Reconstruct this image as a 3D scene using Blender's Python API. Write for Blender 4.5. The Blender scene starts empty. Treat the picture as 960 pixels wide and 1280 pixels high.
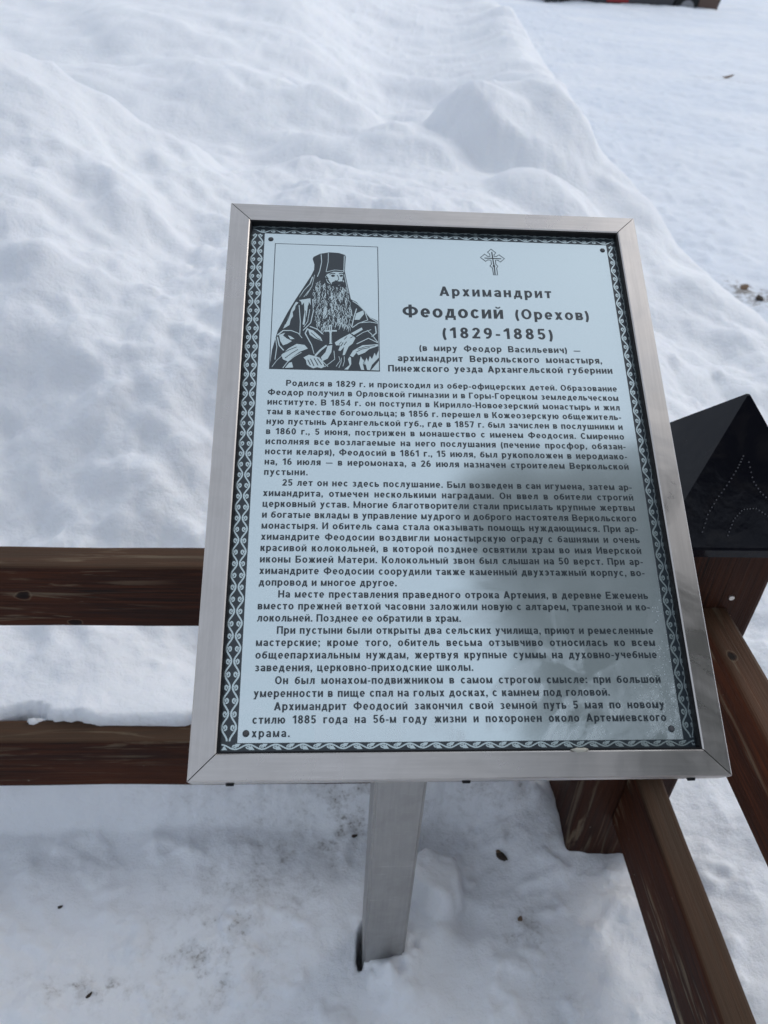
import bpy, bmesh, math, random
import numpy as np
from mathutils import Vector, Matrix
from mathutils.geometry import tessellate_polygon

S = bpy.context.scene
COL = S.collection
R = math.radians

# ------------------------------------------------------------------ camera
cam_d = bpy.data.cameras.new('camera')
cam = bpy.data.objects.new('camera', cam_d)
COL.objects.link(cam)
RM = [[0.998232, -0.059437, 0.0], [0.035680, 0.599235, -0.799778], [0.047536, 0.798364, 0.600296]]
M4 = Matrix(((RM[0][0], RM[0][1], RM[0][2], 0.0), (RM[1][0], RM[1][1], RM[1][2], 0.0),
             (RM[2][0], RM[2][1], RM[2][2], 1.30), (0, 0, 0, 1)))
cam.matrix_world = M4
cam_d.sensor_fit = 'VERTICAL'
cam_d.sensor_height = 34.6
cam_d.lens = 34.6 * 985.0 / 1280.0
cam_d.clip_start = 0.02
cam_d.clip_end = 1500
cam_d.dof.use_dof = True
cam_d.dof.focus_distance = 0.74
cam_d.dof.aperture_fstop = 9.5
S.camera = cam

# ------------------------------------------------------------------ sky and sun (overcast, light from ahead on the right)
SUN_EL, SUN_AZ = 42.0, 52.0            # azimuth clockwise from +Y
world = bpy.data.worlds.new('World')
S.world = world
world.use_nodes = True
wn, wl = world.node_tree.nodes, world.node_tree.links
wn.clear()
sky = wn.new('ShaderNodeTexSky')
sky.sky_type = 'NISHITA'
sky.sun_disc = False
sky.sun_elevation = R(SUN_EL)
sky.sun_rotation = R(SUN_AZ)
sky.dust_density = 3.0
sky.ozone_density = 1.0
hs = wn.new('ShaderNodeHueSaturation'); hs.inputs['Saturation'].default_value = 0.34
wmix = wn.new('ShaderNodeMix'); wmix.data_type = 'RGBA'; wmix.inputs[0].default_value = 0.6
wmix.inputs[7].default_value = (6.15, 7.1, 8.5, 1)      # even cloud cover over the clear-sky gradient
bg = wn.new('ShaderNodeBackground'); bg.inputs['Strength'].default_value = 0.112
wo = wn.new('ShaderNodeOutputWorld')
wl.new(sky.outputs[0], hs.inputs['Color'])
wl.new(hs.outputs[0], wmix.inputs[6])
wl.new(wmix.outputs[2], bg.inputs['Color'])
wl.new(bg.outputs[0], wo.inputs['Surface'])

sun_d = bpy.data.lights.new('sun', 'SUN')
sun_d.energy = 0.75
sun_d.angle = R(30)
sun_d.color = (1.0, 0.965, 0.92)
sun = bpy.data.objects.new('sun', sun_d)
COL.objects.link(sun)
se, sa = R(SUN_EL), R(SUN_AZ)
sdir = Vector((math.sin(sa) * math.cos(se), math.cos(sa) * math.cos(se), math.sin(se)))
sun.rotation_euler = sdir.to_track_quat('Z', 'Y').to_euler()

S.view_settings.view_transform = 'Standard'
S.view_settings.look = 'None'
S.view_settings.gamma = 1.0
S.view_settings.exposure = 0.08
S.view_settings.use_curve_mapping = False

# ------------------------------------------------------------------ helpers
def tag(o, label=None, cat=None, group=None, kind=None):
    if label: o['label'] = label
    if cat: o['category'] = cat
    if group: o['group'] = group
    if kind: o['kind'] = kind
    return o

def empty(name, loc, rz=0.0):
    o = bpy.data.objects.new(name, None)
    o.empty_display_size = 0.05
    o.location = loc
    o.rotation_euler = (0, 0, rz)
    COL.objects.link(o)
    return o

def link(name, me, mat=None, parent=None, mw=None, smooth=False):
    """link a mesh object; mw is its matrix in the parent's space"""
    o = bpy.data.objects.new(name, me)
    COL.objects.link(o)
    if mat is not None and not me.materials: me.materials.append(mat)
    if parent is not None: o.parent = parent
    if mw is not None: o.matrix_basis = mw
    if smooth:
        me.polygons.foreach_set('use_smooth', [True] * len(me.polygons))
    return o

def mesh_of(bm, name='mesh'):
    me = bpy.data.meshes.new(name)
    bm.to_mesh(me); bm.free()
    return me

def box_bm(sx, sy, sz, bevel=0.0, seg=2, cuts=0, wob=0.0, seed=0):
    """box with the long side on X, centred on Y and Z, from x=0 to x=sx"""
    bm = bmesh.new()
    bmesh.ops.create_cube(bm, size=1.0)
    for v in bm.verts:
        v.co = Vector(((v.co.x + .5) * sx, v.co.y * sy, v.co.z * sz))
    if bevel > 0:
        bmesh.ops.bevel(bm, geom=list(bm.edges), offset=bevel, segments=seg, profile=0.5, affect='EDGES')
    if cuts:
        for i in range(1, cuts):
            x = sx * i / cuts
            bmesh.ops.bisect_plane(bm, geom=list(bm.verts) + list(bm.edges) + list(bm.faces),
                                   plane_co=(x, 0, 0), plane_no=(1, 0, 0))
        rnd = random.Random(seed)
        ph = [rnd.uniform(0, 6.28) for _ in range(6)]
        for v in bm.verts:
            x = v.co.x
            v.co.y += wob * (math.sin(x * 9 + ph[0]) + .5 * math.sin(x * 23 + ph[1] + v.co.z * 30))
            v.co.z += wob * (math.sin(x * 8 + ph[2]) + .5 * math.sin(x * 27 + ph[3] + v.co.y * 30))
    return bm

def frame_m(origin, ex, ey, ez):
    ex, ey, ez = Vector(ex), Vector(ey), Vector(ez)
    m = Matrix.Identity(4)
    for i in range(3):
        m[i][0], m[i][1], m[i][2], m[i][3] = ex[i], ey[i], ez[i], origin[i]
    return m

# ------------------------------------------------------------------ materials
def new_mat(name):
    m = bpy.data.materials.new(name); m.use_nodes = True
    nt = m.node_tree
    return m, nt.nodes, nt.links, nt.nodes['Principled BSDF']

def nz(n, l, src, scale, detail=4, rough=.55, mapping=None, dist=0.0):
    t = n.new('ShaderNodeTexNoise')
    t.inputs['Scale'].default_value = scale
    t.inputs['Detail'].default_value = detail
    t.inputs['Roughness'].default_value = rough
    t.inputs['Distortion'].default_value = dist
    if mapping is not None:
        mp = n.new('ShaderNodeMapping'); mp.inputs['Scale'].default_value = mapping
        l.new(src, mp.inputs['Vector']); src = mp.outputs[0]
    l.new(src, t.inputs['Vector'])
    return t.outputs[0]

def ramp(n, l, src, stops):
    r = n.new('ShaderNodeValToRGB')
    el = r.color_ramp.elements
    while len(el) < len(stops): el.new(0.5)
    for e, (p, c) in zip(el, stops):
        e.position = p
        e.color = c if len(c) == 4 else (*c, 1)
    l.new(src, r.inputs[0])
    return r.outputs[0]

def mixc(n, l, fac, a, b):
    m = n.new('ShaderNodeMix'); m.data_type = 'RGBA'
    for s, v in ((m.inputs[0], fac), (m.inputs[6], a), (m.inputs[7], b)):
        if hasattr(v, 'links') or hasattr(v, 'is_linked'): l.new(v, s)
        elif isinstance(v, (int, float)): s.default_value = v
        else: s.default_value = (*v, 1) if len(v) == 3 else v
    return m.outputs[2]

def math_n(n, l, op, a, b=None):
    m = n.new('ShaderNodeMath'); m.operation = op
    for i, v in enumerate((a, b)):
        if v is None: continue
        if isinstance(v, (int, float)): m.inputs[i].default_value = v
        else: l.new(v, m.inputs[i])
    return m.outputs[0]

def bump(n, l, h, strength, dist, bsdf, chain=None):
    b = n.new('ShaderNodeBump')
    b.inputs['Strength'].default_value = strength
    b.inputs['Distance'].default_value = dist
    l.new(h, b.inputs['Height'])
    if chain is not None: l.new(chain, b.inputs['Normal'])
    if bsdf is not None: l.new(b.outputs[0], bsdf.inputs['Normal'])
    return b.outputs[0]

G = lambda v: (v, v, v)

# snow
M_snow, n, l, b = new_mat('snow')
tc = n.new('ShaderNodeTexCoord').outputs['Object']
big = nz(n, l, tc, 2.3, 4)
col = mixc(n, l, ramp(n, l, big, [(0.35, G(0)), (0.7, G(1))]), (0.82, 0.83, 0.86), (0.87, 0.88, 0.90))
pk = n.new('ShaderNodeAttribute'); pk.attribute_name = 'field_shade'      # dimmer light on the open field, painted as a darker bluish tone
col = mixc(n, l, pk.outputs['Fac'], col, (0.715, 0.755, 0.82))
# trodden grime: a vertex attribute holds where dirt lies, noise breaks it up
at = n.new('ShaderNodeAttribute'); at.attribute_name = 'dirt'
gr = ramp(n, l, nz(n, l, tc, 26, 5, .65), [(0.46, G(0)), (0.66, G(1))])
gr2 = ramp(n, l, nz(n, l, tc, 140, 3, .6), [(0.5, G(0)), (0.7, G(1))])
gg = math_n(n, l, 'MULTIPLY', gr, math_n(n, l, 'ADD', 0.5, gr2))
dm = math_n(n, l, 'MULTIPLY', math_n(n, l, 'MULTIPLY', at.outputs['Fac'], gg), .8)
col = mixc(n, l, math_n(n, l, 'MINIMUM', dm, 0.85), col, (0.20, 0.175, 0.15))
l.new(col, b.inputs['Base Color'])
b.inputs['Roughness'].default_value = 0.62
b.inputs['Specular IOR Level'].default_value = 0.25
b.inputs['Subsurface Weight'].default_value = 0.22
b.inputs['Subsurface Radius'].default_value = (0.035, 0.045, 0.06)
b.inputs['Subsurface Scale'].default_value = 0.3
h1 = bump(n, l, nz(n, l, tc, 380, 4, .75), 0.45, 0.002, None)
h2 = bump(n, l, nz(n, l, tc, 60, 6, .65), 0.5, 0.010, b, h1)

# stained wood
def wood(name, base, alt, worn, wear, seed, knot=()):
    m, n, l, b = new_mat(name)
    tc = n.new('ShaderNodeTexCoord').outputs['Object']
    mp = n.new('ShaderNodeMapping'); mp.inputs['Location'].default_value = (seed, seed * .37, seed * .71)
    l.new(tc, mp.inputs['Vector']); v = mp.outputs[0]
    g1 = nz(n, l, v, 14, 6, .6, (0.22, 5, 5), 0.6)
    g2 = nz(n, l, v, 60, 5, .65, (0.08, 4, 4), 0.3)
    c = mixc(n, l, ramp(n, l, g1, [(0.3, G(0)), (0.68, G(1))]), base, alt)
    c = mixc(n, l, math_n(n, l, 'MULTIPLY', ramp(n, l, g2, [(0.45, G(0)), (0.62, G(1))]), 0.55), c, tuple(x * .35 for x in base))
    g3 = nz(n, l, v, 150, 4, .7, (0.05, 2.2, 2.2), 0.2)
    c = mixc(n, l, math_n(n, l, 'MULTIPLY', ramp(n, l, g3, [(0.40, G(1)), (0.52, G(0))]), 0.5), c, tuple(x * .3 for x in base))
    crk = nz(n, l, v, 30, 3, .5, (0.05, 3.2, 3.2), 0.8)
    crf = ramp(n, l, crk, [(0.485, G(0)), (0.498, G(1)), (0.506, G(1)), (0.52, G(0))])
    crf = math_n(n, l, 'MULTIPLY', crf, ramp(n, l, nz(n, l, v, 6, 2), [(0.48, G(0)), (0.6, G(1))]))
    c = mixc(n, l, math_n(n, l, 'MULTIPLY', crf, .85), c, (0.006, 0.003, 0.002))
    blotch = nz(n, l, v, 5, 3, .5, (0.7, 1.5, 1.5))
    c = mixc(n, l, math_n(n, l, 'MULTIPLY', ramp(n, l, blotch, [(0.45, G(0)), (0.7, G(1))]), 0.35), c, tuple(x * 1.6 for x in alt))
    # sky light on upper faces, painted in as a lighter olive brown
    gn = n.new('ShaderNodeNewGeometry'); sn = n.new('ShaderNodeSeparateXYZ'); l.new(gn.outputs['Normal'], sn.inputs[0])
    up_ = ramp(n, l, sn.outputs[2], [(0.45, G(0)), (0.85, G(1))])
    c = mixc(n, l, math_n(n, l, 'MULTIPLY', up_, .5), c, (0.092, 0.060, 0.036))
    # flaked stain: streaks along the grain
    w1 = nz(n, l, v, 22, 5, .6, (0.25, 3.0, 3.0), 1.0)
    w2 = nz(n, l, v, 4.0, 2, .5, (0.8, 2, 2))
    wf = math_n(n, l, 'MULTIPLY', ramp(n, l, w1, [(0.56, G(0)), (0.63, G(1))]), ramp(n, l, w2, [(0.44, G(0)), (0.58, G(1))]))
    wf = math_n(n, l, 'MULTIPLY', wf, wear)
    c = mixc(n, l, wf, c, worn)
    # speckles of lime and bird dirt
    sp = nz(n, l, v, 90, 2, .5)
    c = mixc(n, l, ramp(n, l, sp, [(0.76, G(0)), (0.80, G(.5))]), c, (0.3, 0.27, 0.23))
    for (kx, ky, kz, kr) in knot:
        d = n.new('ShaderNodeVectorMath'); d.operation = 'DISTANCE'
        sc = n.new('ShaderNodeMapping'); sc.inputs['Scale'].default_value = (.6, 1, 1)
        l.new(tc, sc.inputs['Vector']); l.new(sc.outputs[0], d.inputs[0])
        d.inputs[1].default_value = (kx * .6, ky, kz)
        dd = math_n(n, l, 'ADD', d.outputs['Value'], math_n(n, l, 'MULTIPLY', math_n(n, l, 'SUBTRACT', nz(n, l, tc, 60, 2), .5), .012))
        q = math_n(n, l, 'DIVIDE', dd, kr)
        c = mixc(n, l, ramp(n, l, q, [(0.0, G(1)), (0.5, G(.9)), (0.8, G(0))]), c, tuple(x * .25 for x in base))
        c = mixc(n, l, ramp(n, l, q, [(0.68, G(0)), (0.82, G(.3)), (0.97, G(0))]), c, worn)
    l.new(c, b.inputs['Base Color'])
    rr = n.new('ShaderNodeMapRange'); rr.inputs[3].default_value = 0.5; rr.inputs[4].default_value = 0.75
    l.new(g1, rr.inputs[0]); l.new(rr.outputs[0], b.inputs['Roughness'])
    b.inputs['Specular IOR Level'].default_value = 0.16
    b0 = bump(n, l, crf, -0.8, 0.002, None)
    b1 = bump(n, l, g2, 0.7, 0.0016, None, b0)
    b2 = bump(n, l, wf, 0.4, 0.001, None, b1)
    bump(n, l, g1, 0.4, 0.003, b, b2)
    return m

BR, BR2, WN = (0.023, 0.0062, 0.0026), (0.068, 0.0185, 0.0058), (0.24, 0.19, 0.125)
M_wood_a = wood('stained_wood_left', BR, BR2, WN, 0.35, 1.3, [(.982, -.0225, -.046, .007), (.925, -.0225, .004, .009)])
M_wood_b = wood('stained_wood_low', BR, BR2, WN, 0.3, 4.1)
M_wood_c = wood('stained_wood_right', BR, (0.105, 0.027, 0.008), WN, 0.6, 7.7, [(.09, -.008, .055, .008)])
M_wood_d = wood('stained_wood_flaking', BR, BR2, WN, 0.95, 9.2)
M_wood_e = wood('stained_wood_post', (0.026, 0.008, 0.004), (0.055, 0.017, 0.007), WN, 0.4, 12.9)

# brushed stainless
def steel(name, base, r0, r1, streak, seed):
    m, n, l, b = new_mat(name)
    tc = n.new('ShaderNodeTexCoord').outputs['Object']
    mp = n.new('ShaderNodeMapping'); mp.inputs['Location'].default_value = (seed, seed, seed)
    l.new(tc, mp.inputs['Vector']); v = mp.outputs[0]
    g = nz(n, l, v, 300, 5, .65, streak)
    sm = nz(n, l, v, 28, 4, .6)
    c = mixc(n, l, ramp(n, l, g, [(0.3, G(0)), (0.7, G(1))]), tuple(x * .86 for x in base), base)
    c = mixc(n, l, math_n(n, l, 'MULTIPLY', ramp(n, l, sm, [(0.4, G(0)), (0.75, G(1))]), .3), c, tuple(x * .72 for x in base))
    l.new(c, b.inputs['Base Color'])
    b.inputs['Metallic'].default_value = 0.96
    rr = n.new('ShaderNodeMapRange'); rr.inputs[3].default_value = r0; rr.inputs[4].default_value = r1
    wm = nz(n, l, v, 9, 5, .65, None, 1.2)
    l.new(math_n(n, l, 'ADD', math_n(n, l, 'MULTIPLY', sm, .5), math_n(n, l, 'MULTIPLY', ramp(n, l, wm, [(0.4, G(0)), (0.6, G(1))]), .5)), rr.inputs[0])
    l.new(rr.outputs[0], b.inputs['Roughness'])
    scn = nz(n, l, v, 120, 2, .5, (.12, 1.4, 1), 2.5)
    c = mixc(n, l, math_n(n, l, 'MULTIPLY', ramp(n, l, scn, [(0.66, G(0)), (0.70, G(1))]), .14), c, (0.85, 0.83, 0.80))
    c = mixc(n, l, math_n(n, l, 'MULTIPLY', ramp(n, l, wm, [(0.5, G(0)), (0.56, G(1)), (0.62, G(0))]), .10), c, tuple(x * .6 for x in base))
    l.new(c, b.inputs['Base Color'])
    bump(n, l, g, 0.12, 0.0004, b)
    return m
M_steel = steel('brushed_steel', (0.64, 0.595, 0.56), 0.20, 0.44, (0.04, 1, 1), 0.0)
M_post = steel('dull_steel', (0.43, 0.42, 0.41), 0.40, 0.65, (1, 1, .05), 3.0)

def plain(name, c, rough, metal=0.0, coat=0.0, spec=0.5):
    m, n, l, b = new_mat(name)
    tc = n.new('ShaderNodeTexCoord').outputs['Object']
    k = nz(n, l, tc, 60, 3)
    l.new(mixc(n, l, k, tuple(x * .8 for x in c), tuple(min(1, x * 1.2) for x in c)), b.inputs['Base Color'])
    b.inputs['Roughness'].default_value = rough
    b.inputs['Metallic'].default_value = metal
    b.inputs['Coat Weight'].default_value = coat
    b.inputs['Specular IOR Level'].default_value = spec
    return m
M_gasket = plain('black_rubber', (0.008, 0.008, 0.009), 0.5, spec=0.2)
M_backing = plain('backing_board', (0.06, 0.06, 0.065), 0.6)
M_seal = plain('dried_sealant', (0.42, 0.40, 0.34), 0.7)
M_bark = plain('dark_bark', (0.035, 0.022, 0.014), 0.8)
M_bark2 = plain('brown_bark', (0.14, 0.085, 0.05), 0.8)

# plate: pale anodised metal with a dirty, partly wet film
M_plate, n, l, b = new_mat('anodised_plate')
tc = n.new('ShaderNodeTexCoord').outputs['Object']
v1 = nz(n, l, tc, 9, 5, .55, None, 1.5)
film = ramp(n, l, v1, [(0.45, G(0)), (0.50, G(.85)), (0.58, G(.6)), (0.72, G(0))])
sx = n.new('ShaderNodeSeparateXYZ'); l.new(tc, sx.inputs[0])
low = n.new('ShaderNodeMapRange'); low.inputs[1].default_value = 0.20; low.inputs[2].default_value = 0.03
l.new(sx.outputs[1], low.inputs[0])
filmf = math_n(n, l, 'MULTIPLY', film, low.outputs[0])
streak = nz(n, l, tc, 40, 5, .7, (1.0, .35, 1), 2.0)
filmf = math_n(n, l, 'MULTIPLY', filmf, ramp(n, l, streak, [(0.3, G(.25)), (0.7, G(1))]))
vo = n.new('ShaderNodeTexVoronoi'); vo.inputs['Scale'].default_value = 420
l.new(tc, vo.inputs['Vector'])
dots = ramp(n, l, vo.outputs['Distance'], [(0.18, G(1)), (0.3, G(0))])
rx = n.new('ShaderNodeMapRange'); rx.inputs[1].default_value = 0.31; rx.inputs[2].default_value = 0.40
l.new(sx.outputs[0], rx.inputs[0])
patch = ramp(n, l, nz(n, l, tc, 22, 3), [(0.45, G(0)), (0.6, G(1))])
dots = math_n(n, l, 'MULTIPLY', math_n(n, l, 'MULTIPLY', dots, rx.outputs[0]), patch)
c = mixc(n, l, nz(n, l, tc, 600, 2), (0.70, 0.80, 0.81), (0.76, 0.85, 0.86))
c = mixc(n, l, math_n(n, l, 'MULTIPLY', filmf, .7), c, (0.80, 0.86, 0.88))
c = mixc(n, l, math_n(n, l, 'MULTIPLY', dots, .6), c, (0.62, 0.68, 0.72))
l.new(c, b.inputs['Base Color'])
b.inputs['Metallic'].default_value = 0.7
ro = math_n(n, l, 'ADD', 0.10, math_n(n, l, 'MULTIPLY', filmf, 0.35))
l.new(math_n(n, l, 'ADD', ro, math_n(n, l, 'MULTIPLY', dots, .2)), b.inputs['Roughness'])
b.inputs['Coat Weight'].default_value = 0.5
b.inputs['Coat Roughness'].default_value = 0.12
bump(n, l, nz(n, l, tc, 14, 2), 0.05, 0.002, b)

M_ink, n, l, b = new_mat('etched_ink')
b.inputs['Base Color'].default_value = (0.018, 0.027, 0.034, 1)
b.inputs['Roughness'].default_value = 0.42
b.inputs['Coat Weight'].default_value = 0.5
b.inputs['Coat Roughness'].default_value = 0.12
M_bare, n, l, b = new_mat('bare_plate_print')
b.inputs['Base Color'].default_value = (0.62, 0.72, 0.72, 1)
b.inputs['Metallic'].default_value = 0.7
b.inputs['Roughness'].default_value = 0.22
b.inputs['Coat Weight'].default_value = 0.5
b.inputs['Coat Roughness'].default_value = 0.12

# glossy black cap
M_cap, n, l, b = new_mat('black_glossy_sheet')
tc = n.new('ShaderNodeTexCoord').outputs['Object']
k = nz(n, l, tc, 24, 4, .6, None, 1.0)
l.new(mixc(n, l, ramp(n, l, k, [(0.5, G(0)), (0.8, G(.35))]), (0.006, 0.006, 0.009), (0.035, 0.03, 0.028)), b.inputs['Base Color'])
b.inputs['Roughness'].default_value = 0.14
b.inputs['Specular IOR Level'].default_value = 0.22
bump(n, l, nz(n, l, tc, 16, 4), 0.22, 0.006, b)
M_reflection_bead = plain('grey_reflection_beads', (0.05, 0.05, 0.06), 0.5)

# ------------------------------------------------------------------ value noise in numpy for the snow relief
rng = np.random.RandomState(7)
TAB = rng.rand(512, 512).astype(np.float32)
def vnoise(x, y, off=0):
    x = x + off * 17.31; y = y + off * 9.77
    xi = np.floor(x).astype(np.int64); yi = np.floor(y).astype(np.int64)
    fx = x - xi; fy = y - yi
    fx = fx * fx * fx * (fx * (fx * 6 - 15) + 10); fy = fy * fy * fy * (fy * (fy * 6 - 15) + 10)
    g = lambda a, b_: TAB[a & 511, b_ & 511]
    return (g(xi, yi) * (1 - fx) + g(xi + 1, yi) * fx) * (1 - fy) + (g(xi, yi + 1) * (1 - fx) + g(xi + 1, yi + 1) * fx) * fy
def fbm(x, y, oct=4, off=0, gain=.5, ang=.6):
    s = 0; a = 1; t = 0
    ca, sa_ = math.cos(ang), math.sin(ang)
    for i in range(oct):
        s = s + a * vnoise(x, y, off + i * 3.1); t += a; a *= gain
        x, y = (x * ca - y * sa_) * 2.03, (x * sa_ + y * ca) * 2.03
    return s / t - .5
def ss(v, a, b_):
    t = np.clip((v - a) / (b_ - a), 0, 1); return t * t * (3 - 2 * t)

PX, PY = 0.42, 0.84          # corner post of the fence
CU, SU = 0.9969, 0.0785      # fence direction
CR_Y = np.array([-5, 0.9, 1.6, 2.5, 3.05, 3.4, 4.3, 6.3, 8.0, 30.0])
CR_X = np.array([1.35, 1.30, 1.27, 1.19, 0.96, 0.78, 0.72, 0.71, 0.60, -3.0])
def snow_height(x, y):
    U = (x - PX) * CU + (y - PY) * SU
    V = -(x - PX) * SU + (y - PY) * CU
    dist = np.sqrt(x * x + y * y)
    base = fbm(x * .8, y * .8, 3, 1) * .05 * ss(dist, 0, 3) + fbm(x * 3.2, y * 3.2, 4, 5) * .030 + fbm(x * 11, y * 11, 4, 9) * .020 + np.maximum(0, fbm(x * 19, y * 19, 3, 12) - .04) * .05 + fbm(x * 42, y * 42, 3, 11) * .0045 * ss(-y, -1.6, -.9)
    # --- drift behind the rails
    edge = fbm(x * 11, y * 12, 5, 13, .62) * .085
    left = ss(-U, .02, .35)                       # 1 left of the post, 0 right of it
    wall = ss(V + edge * .8, -.24, .01) * .10 + ss(V + edge, .002, .030) * (.162 + fbm(x * 5, y * 5, 3, 21) * .03)
    rise = .27 * ss(V, .05, 1.0) + .16 * ss(V, .9, 2.6)
    zl = wall + rise
    zr = (.262 + .27 * ss(V, .05, 1.0)) * ss(V, .06, 1.0) + .16 * ss(V, .9, 2.6)
    z = zl * left + zr * (1 - left)
    # mound heaped up to the left
    m = ss(-(x + .12 * y), -.05, .95) * ss(y, 1.1, 2.55)
    z = z + .37 * m * (1 - 1.45 * ss(y + .05 * x + fbm(x * 2.2, y * 1.5, 3, 31) * .45, 2.48, 2.82))
    z = z + .24 * ss(y + .25 * x, 2.7, 3.9) * ss(-x, .1, 1.6) + .10 * ss(y, 4.2, 5.5) * ss(-x, -.2, 1.5)
    z = z + .12 * ss(y, 4, 8)
    crest = np.interp(y, CR_Y, CR_X)
    z = z - .27 * ss(x, .15, 1.05) * ss(y, 1.0, 1.8) * (1 - ss(y, 2.7, 4.6))
    z = z + .09 * np.exp(-((x - crest + .13) / .17) ** 2) * ss(y, 1.7, 2.9) * (.8 + fbm(x * 2, y * 2, 3, 33))
    z = z - .10 * np.exp(-((x - crest + .75) / .38) ** 2) * ss(y, 2.4, 3.2) * (1 - ss(y, 5, 7))
    # clods and wind-carved lumps
    V1 = fbm(x * 1.8 + y * .8, y * 2.0, 4, 41, .42)
    rid = 1 - np.abs(fbm(x * 2.4 + y * .9, y * 3.6 - x * .6, 4, 47, .5)) * 4
    V2 = fbm(x * 7.5 + y * 3, y * 7.0 - x * 2, 4, 55, .5)
    V3 = fbm(x * 26, y * 26, 3, 63)
    V4 = np.maximum(0, fbm(x * 4.2 + y * 2.5, y * 4.5 - x * 1.5, 3, 67, .5) - .02) ** .8 - .1
    face = 1 - ss(V, 1.0, 2.4) * .65
    on = ss(V, .03, .22)
    far = 1 - ss(y, 2.2, 3.2) * .82
    z = z + on * (V1 * .23 * (1 - .45 * ss(y, 3.8, 5.0)) + V2 * .062 * face * far + V3 * .017 * face * far + V4 * .075 * face * far)
    # separate blocks near the far shoulder
    def blk(cx, cy, rx, ry, h, rot=0.0, p=2.6):
        a = (x - cx) * math.cos(rot) + (y - cy) * math.sin(rot)
        c_ = -(x - cx) * math.sin(rot) + (y - cy) * math.cos(rot)
        q = (np.abs(a / rx) ** p + np.abs(c_ / ry) ** p)
        return h * (1 - ss(q + V2 * .45 + V1 * .5, .30, 1.45))
    z = z - .05 * np.exp(-(((x + .35) / .25) ** 2 + ((y - 2.95) / .14) ** 2)) - .05 * np.exp(-(((x + .05) / .4) ** 2 + ((y - 4.3) / .3) ** 2))
    z = z + blk(.42, 3.38, .27, .36, .15, .5, 2.0) + blk(.50, 2.80, .20, .24, .06, .6, 1.8) + blk(.12, 3.3, .30, .26, .07, .2, 1.7)
    z = z - .05 * np.exp(-(((x + .35) / .25) ** 2 + ((y - 2.95) / .14) ** 2)) - .05 * np.exp(-(((x + .05) / .4) ** 2 + ((y - 4.3) / .3) ** 2))
    z = z + blk(-.1, 2.35, .25, .2, .04) + blk(-2.3, 3.6, .5, .3, .22, .3)
    z = z - .10 * np.exp(-(((x + .55) / .45) ** 2 + ((y - 3.35) / .35) ** 2))
    z = z - .08 * np.exp(-(((x + 1.9) / .7) ** 2 + ((y - 4.1) / .3) ** 2))
    # shoulder: the drift ends along this line and drops to the open snow
    xc = np.interp(y, CR_Y, CR_X) + fbm(y * 1.2, y * 0 + 3, 3, 71) * .10
    drift_mask = (1 - ss(x - xc + V1 * .12, -.02, .34)) * ss(V, -.02, .03)
    low = fbm(x * .35, y * .35, 3, 81) * .12 + fbm(x * 1.9, y * 2.3, 4, 85) * .035 + fbm(x * 6.5, y * 8, 3, 89) * .016 * ss(-dist, -14, -3)
    outside = ss(np.maximum(U, V), .05, .5)
    z = z * drift_mask + low * outside * (1 - drift_mask)
    z = z + base * (1 - drift_mask * .6)
    # berm in front of the parked car
    z = z + .06 * np.exp(-((y - 20.6) / .7) ** 2) * (ss(x, 3.0, 4.2) * (1 - ss(x, 8.2, 9.6))) * (.75 + fbm(x * 1.3, y * .4, 3, 95) * 1.5)
    z = z + .25 * ss(y, 24, 40) + .5 * fbm(x * .12, y * .12, 3, 99) * ss(y, 25, 60)
    # trodden snow and lumps round the sign post
    def g(cx, cy, r, h): return h * np.exp(-(((x - cx) ** 2 + (y - cy) ** 2) / (r * r)) ** 1.6)
    z = z + (.052 + .05 * fbm(x * 14, y * 14, 2, 111)) * (1 - ss(np.sqrt((x - .118) ** 2 + ((y - .685) * .85) ** 2) + fbm(x * 18, y * 18, 3, 107) * .03, .036, .056)) - g(.175, .64, .03, .02) - g(.19, .70, .03, .012) + g(.10, .62, .05, .014) + g(.085, .53, .05, .012)
    dp = np.sqrt((x - .037) ** 2 + (y - .592) ** 2)
    z = z - .09 * np.exp(-(((x - .0045) / .0065) ** 2 + ((y - .582 + fbm(y * 60, x * 60, 2, 3) * .01) / .030) ** 2) ** 3)
    z = z - g(.16, .77, .07, .018) - g(-.05, .80, .10, .015)
    # snow drawn against the foot of the corner post
    z = z + g(.30, .79, .07, .035) + .02 * np.exp(-((dp - .050) / .016) ** 2) * (.6 + fbm(x * 50, y * 50, 2, 115) * 2.5) * (y < .60) * (x > .02)
    return z

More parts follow.
